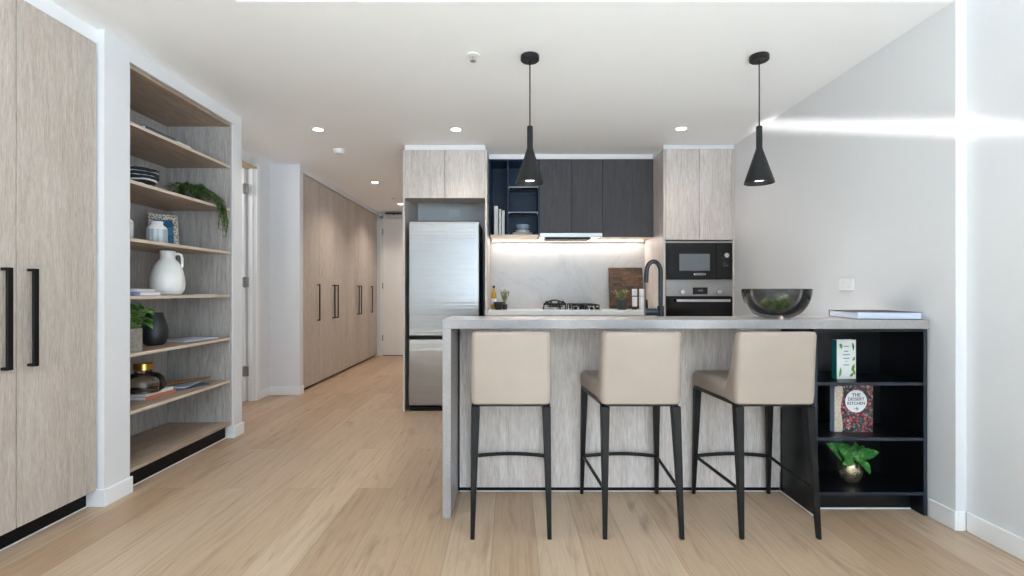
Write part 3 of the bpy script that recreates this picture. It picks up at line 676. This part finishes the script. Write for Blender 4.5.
MB().cyl((.012, -.0336, .155), (.012, -.0324, .155), .056, seg=48).build('title_disc', M['labelwhite'], db, True, label='white title circle')
MB().text('THE', .024, (.012, -.0342, .186)).text('DESSERT', .022, (.012, -.0342, .165)).text('KITCHEN', .022, (.012, -.0342, .144)).text('~ly', .02, (.012, -.0342, .119)).build('title_text', M['inkblack'], db, True, label='black title lettering')
# potted fig on the lowest black shelf
t = thing('potted_plant', 'leafy green plant in a hammered brass pot on the lowest black shelf', 'plant', (1.729, 2.55, .113))
MB().lathe([(0, 0), (.03, 0), (.036, .006), (.052, .035), (.056, .062), (.05, .092), (.043, .112), (.040, .112), (.047, .09), (.05, .06), (.0, .055)]).build('pot', M['hammer'], t, True, label='hammered brass pot')
m = MB(); Z0 = 2.52
for (b, e, wd, z1, up) in (((850, 461), (826, 443), .085, 2.50, (0, -1, .4)), ((851, 460), (841, 442), .07, 2.58, (0, -1, .4)), ((850, 452), (842, 464), .075, 2.45, (.5, -1, .1)), ((849, 460), (838, 449), .065, 2.44, (0, -1, .3)),
                       ((856, 459), (879, 452), .062, 2.52, (0, -.7, 1)), ((854, 459), (870, 474), .07, 2.45, (.4, -1, .5)), ((854, 458), (864, 446), .045, 2.60, (0, -1, .5)), ((852, 456), (856, 442), .05, 2.6, (0, -1, .2)), ((844, 450), (853, 446), .07, 2.46, (0, -1, .3))):
    m.leaf(P(*b, 2.53) - t.location, P(*e, z1) - t.location, wd, up, .10)
m.build('foliage', M['leafbig'], t, True)
m = MB()
for e in ((848, 455), (855, 457), (858, 460), (852, 452)): m.cyl((0, 0, .06), P(*e, 2.54) - t.location, .003, .002, 6)
m.build('stem', M['leaf'], t, True)
# glass bowl on the bar
bl = thing('glass_bowl', 'smoky glass bowl holding green moss balls on the bar counter', 'bowl', (P(776, 291, 2.55).x, 2.55, .9455))
prof = [(.055, 0), (.06, .002)]; 
for k in range(1, 13): a = R(90 * k / 12); prof.append((.052 + .110 * math.sin(a), .147 - .145 * math.cos(a) ** 1.05))
inner = [(max(r - .014, .0), z + .012 * (1 - i / 14)) for i, (r, z) in enumerate(prof)][::-1]
MB().lathe([(0, 0)] + prof + inner + [(0, .014)]).build('bowl', M['smoke'], bl, True)
for i, (dx, dy, r, lb) in enumerate(((-.05, -.012, .040, 'left green moss ball in the glass bowl'), (.036, -.018, .048, 'largest green moss ball in the glass bowl, at right'), (-.008, .056, .034, 'rear green moss ball in the glass bowl'))):
    o = MB(); o.sphere((0, 0, r), r, 4)
    for v in o.bm.verts: v.co += (v.co - Vector((0, 0, r))).normalized() * random.uniform(-.004, .004)
    o = o.build('moss_ball', M['moss'], None, True); o.location = (bl.location.x + dx, bl.location.y + dy, .9455 + .0165 + (.0 if i < 2 else .004)); tag(o, lb, 'moss ball', 'moss balls in the bowl')

# ------------------------------------------------------------------ things on the back bench
def at(x, Z, z): return (P(x, 291, Z).x, Z, z)
t = thing('oil_bottle', 'yellow oil bottle with white label standing by the fridge panel', 'bottle', at(493.8, 4.98, .9005))
MB().lathe([(0, 0), (.024, 0), (.026, .004), (.026, .14), (.02, .165), (.0095, .18), (.0095, .212), (0, .212)]).build('body', M['oil'], t, True)
MB().lathe([(.0263, .05), (.0268, .051), (.0268, .105), (.0263, .106)]).build('label', M['labelwhite'], t, True, label='white paper label'); MB().lathe([(0, .2125), (.011, .2125), (.011, .235), (0, .235)]).build('cap', M['hw'], t, True, label='black cap')
t = thing('bowl', 'small dark bowl in front of the oil bottle', 'bowl', at(498.5, 4.86, .9005))
MB().lathe([(0, 0), (.03, 0), (.046, .03), (.048, .075), (.044, .075), (.042, .03), (0, .01)]).build('body', M['vaseblack'], t, True); MB().lathe([(0, .055), (.042, .055), (.0425, .06), (0, .06)]).build('contents', M['potdark'], t, True)
def herb(name, label, c, h, spread, n, mat, leafl, pot, r=.04, ph=.07):
    t = thing(name, label, 'plant', c)
    MB().lathe([(0, 0), (r * .8, 0), (r, ph * .4), (r, ph), (r * .9, ph), (r * .9, ph * .8), (0, ph * .8)]).build('pot', M[pot], t, True)
    MB().lathe([(0, ph * .805), (r * .88, ph * .805), (0, ph * .82)]).build('soil', M['soil'], t, True)
    f = MB(); s = MB()
    for i in range(n):
        a = random.uniform(0, 6.28); tp = Vector((math.cos(a) * random.uniform(.1, 1) * spread, math.sin(a) * random.uniform(.1, .9) * spread, ph + h * random.uniform(.6, 1))); b0 = Vector((tp.x * .15, tp.y * .15, ph * .8))
        s.cyl(b0, tp, .0014, .0009, 5)
        for k in range(5):
            p = b0.lerp(tp, .45 + .55 * k / 4); aa = random.uniform(0, 6.28)
            f.leaf(p, p + Vector((math.cos(aa) * leafl, math.sin(aa) * leafl * .8, leafl * random.uniform(.1, .9))), leafl * .36, droop=.1, n=4)
    f.build('foliage', M[mat], t, True); s.build('stem', M['herb'], t, True); return t
herb('herb_pot', 'wispy olive herb in a small dark pot beside the oil bottle', at(504.8, 4.9, .9005), .15, .055, 16, 'herb', .035, 'vaseblack', .026, .05)
herb('succulent_pot', 'sage-leaved plant in a round dark glass pot before the chopping board', at(621.8, 4.88, .9005), .085, .075, 22, 'herb', .04, 'potdark', .052, .095)
cb = MB().box(-.172, .172, -.012, .012, 0, .42, bev=.004).build('chopping_board', M['board'], None, True); cb.location = (P(626.3, 291, 5.07).x, 5.057, .904); cb.rotation_euler = (R(-7.5), 0, 0)
tag(cb, 'dark patterned timber chopping board leaning on the splashback', 'chopping board')
for i, (x, lb) in enumerate(((634.6, 'left white slim bottle with black band before the chopping board'), (641.7, 'right white slim bottle, nearest the tap'))):
    t = thing('condiment_bottle', lb, 'bottle', at(x, 4.92, .9005), group='slim white bottles')
    MB().lathe([(0, .03), (.024, .03), (.025, .034), (.025, .125), (0, .125)], seg=28).build('body', M['labelwhite'], t, True); MB().lathe([(0, 0), (.023, 0), (.024, .004), (.024, .0295), (0, .0295)], seg=28).build('base', M['vaseblack' if i == 0 else 'labelwhite'], t, True)
    MB().lathe([(0, .126), (.0235, .126), (.0235, .135), (0, .135)], seg=28).build('band', M['vaseblack' if i == 0 else 'bluesilver'], t, True); MB().lathe([(0, .1355), (.025, .1355), (.025, .198), (.023, .202), (0, .202)], seg=28).build('cap', M['labelwhite'], t, True)
# cooktop
t = thing('gas_cooktop', 'gas cooktop with black cast trivets on the back bench', 'cooktop', (.57, 4.85, .9005))
bx(.30, .845, 4.62, 5.09, .9005, .911, bev=.003).build('steel_plate', M['chrome'], t)
def ring(c, r, z, tr=.006):
    return [(c[0] + r * math.cos(2 * math.pi * k / 28), c[1] + r * math.sin(2 * math.pi * k / 28), z) for k in range(29)]
m = MB(); c = (.425, 4.85); m.tube(ring(c, .105, .955), .007, 8); m.tube(ring(c, .075, .935), .006, 8)
for k in range(4):
    a = R(90 * k + 20); u = Vector((math.cos(a), math.sin(a), 0)); o = Vector((c[0], c[1], 0))
    m.tube([o + u * .12 + Vector((0, 0, .912)), o + u * .112 + Vector((0, 0, .955)), o + u * .09 + Vector((0, 0, .985)), o + u * .045 + Vector((0, 0, .945))], .006, 8)
for k in range(2): m.tube([(c[0] - .10 + .2 * j / 8, c[1] + (-.045 + .09 * k), .96 + .033 * math.sin(math.pi * j / 8)) for j in range(9)], .0055, 8)
m.build('wok_trivet', M['hw'], t)
for cx, cy in ((.63, 4.97), (.63, 4.73), (.76, 4.97), (.76, 4.73)):
    m = MB()
    m.tube([(cx - .058, cy - .09, .952), (cx + .058, cy - .09, .952), (cx + .058, cy + .09, .952), (cx - .058, cy + .09, .952), (cx - .058, cy - .09, .952)], .006, 6)
    m.box(cx - .06, cx + .06, cy - .005, cy + .005, .944, .958).box(cx - .005, cx + .005, cy - .09, cy + .09, .944, .958)
    for dx in (-.058, .058):
        for dy in (-.09, .09): m.cyl((cx + dx, cy + dy, .9115), (cx + dx, cy + dy, .952), .005, seg=6)
    m.build('trivet', M['hw'], t)
    MB().lathe([(0, 0), (.038, 0), (.038, .012), (.03, .018), (0, .018)], (cx, cy, .9115), 24).build('burner', M['steel_dull'], t)
MB().lathe([(0, 0), (.06, 0), (.06, .014), (.04, .02), (0, .02)], (.425, 4.85, .9115), 28).build('burner', M['steel_dull'], t)
for k in range(5): MB().lathe([(0, 0), (.017, 0), (.015, .022), (0, .022)], (.60 + k * .05, 4.645, .9115), 16).build('knob', M['hw'], t)
# tap on the sink bench
t = thing('kitchen_tap', 'dark gooseneck kitchen tap rising behind the bar counter', 'tap', (.955, 3.18, .9005))
px = P(660.6, 291, 3.18).x - .955; lx = P(646.6, 291, 3.18).x - .955; rr = (px - lx) / 2
pts = [(px, 0, .06), (px, 0, .26)] + [(px - rr + rr * math.cos(R(a)), 0, .30 + rr * 1.55 * math.sin(R(a))) for a in range(0, 181, 12)] + [(lx - .004, 0, .235)]
MB().tube(pts, .0142, 16).build('spout', M['tapblue'], t, True)
MB().lathe([(0, 0), (.03, 0), (.03, .006), (.022, .012), (.022, .085), (.0135, .09), (0, .09)], (px, 0, 0)).build('base', M['tapblue'], t, True)
MB().cyl((px - .02, 0, .05), (lx - .01, 0, .05), .026).build('valve_body', M['tapblue'], t, True); MB().cyl((lx + .002, 0, .068), (lx + .002, 0, .125), .007, .006, 12).build('lever', M['hw'], t, True)
# things in the navy open unit
for i, (x0, x1, ytop, c, lb) in enumerate(((494.2, 498, 206, 'coverwhite', 'tallest white book in the navy unit, leftmost'), (499.0, 501.2, 209, 'paper', 'cream book in the middle of three in the navy unit'), (501.9, 504.6, 210.5, 'coverwhite', 'short white book in the navy unit, rightmost of three'))):
    Zb = 4.86; a, b = P(x0, 291, Zb).x, P(x1, 291, Zb).x; h = P(0, ytop, Zb).z - 1.626
    book('recipe_book', lb, h, .17, b - a, c, (a, Zb + .085, 1.6262), 0, cat='book', group='books in the navy unit', stand=True)
for o in [o for o in COL.objects if o.name.startswith('recipe_book')]:
    o.rotation_euler = (0, 0, R(90))
px_ = P(522.5, 291, 4.97).x
def lathe_thing(name, label, cat, prof, mat, loc, group=None, seg=36):
    o = MB().lathe(prof, (0, 0, 0), seg).build(name, mat, None, True); o.location = loc; return tag(o, label, cat, group)
pz = 1.6262
for i, (r, lb) in enumerate(((.105, 'bottom pale plate of the stack in the navy unit'), (.097, 'second pale plate of the stack in the navy unit'), (.072, 'pale shallow dish atop the plates in the navy unit'))):
    h = (.02, .02, .03)[i]
    lathe_thing('plate', lb, 'plate', [(0, 0), (r * .6, 0), (r, h), (r - .004, h), (r * .58, .004), (0, .004)], M['white'], (px_, 4.97, pz), 'plates in the navy unit'); pz += (.0125, .0125, 0)[i]
lathe_thing('bowl', 'small dark bowl sitting on the plate stack in the navy unit', 'bowl', [(0, 0), (.035, 0), (.066, .03), (.07, .062), (.066, .062), (.06, .03), (0, .006)], M['greyblue'], (px_, 4.97, pz + .0045 + .02))

# ------------------------------------------------------------------ things on the bookcase
def bz(i): return BZ[i] + .0005
# top shelf
book('magazine', 'thin dark magazine lying on the top bookcase shelf', .25, .20, .02, 'slate', (-2.168, 2.955, bz(6)), R(90))
book('thin_book', 'thin pale book on the top bookcase shelf toward its far end', .13, .12, .014, 'paper', (-2.135, 3.18, bz(6)), R(90))
o = MB().sphere((0, 0, .016), .016, 3).build('ornament', M['white'], None, True); o.location = (-2.10, 3.095, bz(6)); tag(o, 'small white round ornament on the top bookcase shelf', 'ornament')
# striped bowls
for i, lb in enumerate(('lowest black and white wavy striped bowl of the stack', 'middle black and white wavy striped bowl of the stack', 'topmost black and white wavy striped bowl of the stack')):
    lathe_thing('striped_bowl', lb, 'bowl', [(0, 0), (.038, 0), (.062, .016), (.09, .048), (.106, .078), (.102, .078), (.086, .05), (.058, .02), (.034, .006), (0, .006)], M['stripes'], (-2.235, 3.0, bz(5) + i * .0225), 'striped bowls')
# trailing plant
t = thing('trailing_plant', 'trailing green plant spilling over the second bookcase shelf', 'plant', (-2.2, 3.42, bz(5)))
MB().lathe([(0, 0), (.05, 0), (.062, .03), (.065, .075), (.06, .075), (.056, .03), (0, .02)]).build('pot', M['vaseblack'], t, True, label='dark round pot')
MB().lathe([(0, .06), (.058, .06), (0, .064)]).build('soil', M['soil'], t, True)
f = MB(); s = MB()
for i in range(120):
    y = random.uniform(-.24, .21); hang = y > -.06 and random.random() < .30
    x = random.uniform(-.03, .135); p0 = Vector((random.uniform(-.03, .03), random.uniform(-.04, .04), .07))
    top = Vector((x * .6, y * .55, random.uniform(.08, .12))); end = Vector((x, y, random.uniform(.02, .06) if i % 3 else random.uniform(.04, .09)))
    pts = [p0, top, end]
    if hang:
        xx = .157 + random.uniform(0, .02); yy = random.uniform(.02, .15)
        pts = [p0, Vector((.05, yy * .5, random.uniform(.1, .14))), Vector((xx - .025, yy * .9, random.uniform(.03, .06))), Vector((xx, yy, -.03)), Vector((xx + random.uniform(-.005, .012), yy + random.uniform(-.015, .015), -random.choice((.05, .08, .12, .17, .22))))]
    fine = []
    for a, b in zip(pts, pts[1:]):
        for k in range(5): fine.append(a.lerp(b, k / 5))
    fine.append(pts[-1]); s.tube(fine, .0011, 4)
    for p in fine[3:]:
        for q in range(2):
            a = random.uniform(0, 6.28); d = Vector((math.cos(a), math.sin(a), random.uniform(-.6, .7))) * random.uniform(.014, .026)
            q2 = p + d
            if q2.z < .004 and q2.x < .155: q2.z = .006
            f.leaf(p, q2, .0115, droop=.1, n=2)
f.build('foliage', M['leafdark'], t, True); s.build('stem', M['leafdark'], t, True)
# third shelf: vases and frame
vp = [(0, 0), (.055, 0), (.06, .006), (.061, .1), (.054, .118), (.036, .131), (.033, .138), (.034, .156), (.030, .156), (.028, .136), (0, .13)]
def vase(loc, label, group):
    t = thing('vase', label, 'vase', loc, group=group)
    MB().lathe([(0, 0), (.052, 0), (.056, .005), (.0575, .085), (.0555, .092), (0, .092)]).build('body', M['bluewhite'], t, True); MB().lathe([(.0555, .0925), (.050, .106), (.036, .117), (.031, .124), (.032, .142), (.028, .142), (.026, .12), (0, .0925)]).build('neck', M['white'], t, True, label='white shoulder and neck')
vase((-2.195, 3.10, bz(4)), 'short blue-grey vase with white neck before the spotted frame', 'blue-grey vases'); vase((-2.165, 2.776, bz(4)), 'blue-grey vase half hidden behind the near side panel', 'blue-grey vases')
fr = thing('picture_frame', 'spotted picture frame with a blue picture behind the short vase', 'picture frame', (-2.32, 3.35, bz(4) + .002))
fr.rotation_euler = (R(-14), 0, R(48))
MB().box(-.085, .085, -.008, .008, 0, .03, bev=.003).box(-.085, .085, -.008, .008, .195, .235, bev=.003).box(-.085, -.055, -.008, .008, .03, .195, bev=.003).box(.055, .085, -.008, .008, .03, .195, bev=.003).build('frame', M['dots'], fr, True)
MB().box(-.055, .055, -.002, .006, .03, .195).build('picture', M['bluepic'], fr, True, label='blue picture')
# jug shelf
t = thing('jug', 'big matt white jug with a handle on the middle bookcase shelf', 'jug', (-2.19, 3.19, bz(3)))
MB().lathe([(0, 0), (.066, 0), (.078, .008), (.092, .035), (.096, .07), (.093, .11), (.084, .155), (.071, .19), (.055, .215), (.044, .226), (.041, .24), (.043, .280), (.039, .282), (.035, .24), (.0, .22)]).build('body', M['white'], t, True)
tt = [(.040, 0, .262), (.056, 0, .266), (.071, 0, .258), (.077, 0, .235), (.077, 0, .2), (.0745, 0, .175)]
m = MB().tube(tt, .0085, 10); m.xf(Matrix.Rotation(R(30), 4, 'Z')); m.build('handle', M['white'], t, True)
book('art_book', 'lilac art book under a white one beside the white jug', .22, .17, .022, 'lilac', (-2.17, 2.86, bz(3)), R(0), pages='paper', spine='lilac')
book('notebook', 'white book lying on top of the lilac art book', .20, .15, .016, 'coverwhite', (-2.185, 2.865, bz(3) + .0225), R(2))
book('leaflet', 'thin pale leaflet lying right of the white jug', .22, .15, .004, 'paperblue', (-2.17, 3.45, bz(3)), R(84))
# plant shelf
t = thing('pot_plant', 'bushy green plant in a square speckled pot beside the black vase', 'plant', (-2.148, 2.782, bz(2)))
MB().box(-.056, .056, -.056, .056, 0, .006).box(-.056, -.048, -.056, .056, .006, .13).box(.048, .056, -.056, .056, .006, .13).box(-.048, .048, -.056, -.048, .006, .13).box(-.048, .048, .048, .056, .006, .13).build('pot', M['speckle'], t, True, label='speckled square pot')
bx(-.0475, .0475, -.0475, .0475, .006, .115).build('soil', M['soil'], t, True)
f = MB(); s = MB()
for i in range(34):
    a = random.uniform(0, 6.28); rad = random.uniform(.01, .075); p = Vector((math.cos(a) * rad, .045 + math.sin(a) * rad, random.uniform(.14, .25))); s.cyl((p.x * .2, p.y * .2, .112), p, .0015, .001, 5)
    aa = a + random.uniform(-.8, .8); L = random.uniform(.05, .066); q2 = p + Vector((math.cos(aa) * L, math.sin(aa) * L, random.uniform(-.03, .015)))
    q2.z = min(q2.z, .28); q2.y = max(q2.y, -.06); f.leaf(p, q2, .062, droop=.15, n=6)
f.build('foliage', M['leaf'], t, True); s.build('stem', M['leaf'], t, True)
lathe_thing('black_vase', 'matt black rounded vase beside the speckled pot plant', 'vase', [(0, 0), (.045, 0), (.06, .012), (.072, .05), (.074, .085), (.066, .13), (.05, .185), (.045, .203), (.041, .203), (.046, .18), (.06, .12), (.0, .02)], M['vaseblack'], (-2.245, 3.15, bz(2)))
book('magazine', 'pale blue magazine lying flat right of the black vase', .29, .21, .008, 'paperblue', (-2.235, 3.47, bz(2)), R(78), pages='paper', cat='magazine')
# glass bottle shelf
book('art_book', 'blue-grey art book at the bottom of the pile with an orange spine', .25, .19, .02, 'greyblue', (-2.262, 3.10, bz(1)), R(88), spine='orange')
book('art_book', 'white art book on the pile, under the round glass bottle', .24, .18, .018, 'coverwhite', (-2.262, 3.095, bz(1) + .0205), R(89), spine='coverwhite')
t = thing('glass_bottle', 'squat round glass bottle with gold lid on the pile of books', 'bottle', (-2.235, 3.04, bz(1) + .039))
MB().lathe([(0, 0), (.09, 0), (.108, .014), (.113, .045), (.104, .085), (.08, .108), (.05, .117), (.044, .120), (.044, .135), (.040, .135), (.04, .119), (.078, .103), (.1, .083), (.108, .045), (.103, .017), (.088, .005), (0, .005)], seg=48).build('body', M['amber'], t, True)
MB().lathe([(0, .132), (.0385, .132), (.0385, .136), (.05, .1365), (.051, .172), (.048, .176), (0, .176)]).build('lid', M['brass'], t, True, label='gold lid')
book('magazine', 'dark blue magazine fanned out beside the glass bottle', .24, .18, .012, 'slate', (-2.225, 3.40, bz(1)), R(70), cat='magazine')
book('magazine', 'pale grey-blue magazine lying on the dark blue one', .23, .17, .01, 'greyblue', (-2.24, 3.385, bz(1) + .0125), R(100), cat='magazine')
m = MB().tube([(-.15, 0, .011), (-.05, 0, .013), (.06, 0, .012), (.15, 0, .014)], [.008, .011, .01, .007], 10).build('driftwood_stick', M['stick'], None, True); m.location = (-2.21, 3.43, bz(1) + .0225); m.rotation_euler = (0, 0, R(66)); tag(m, 'thin brown driftwood stick resting on the magazines', 'stick')
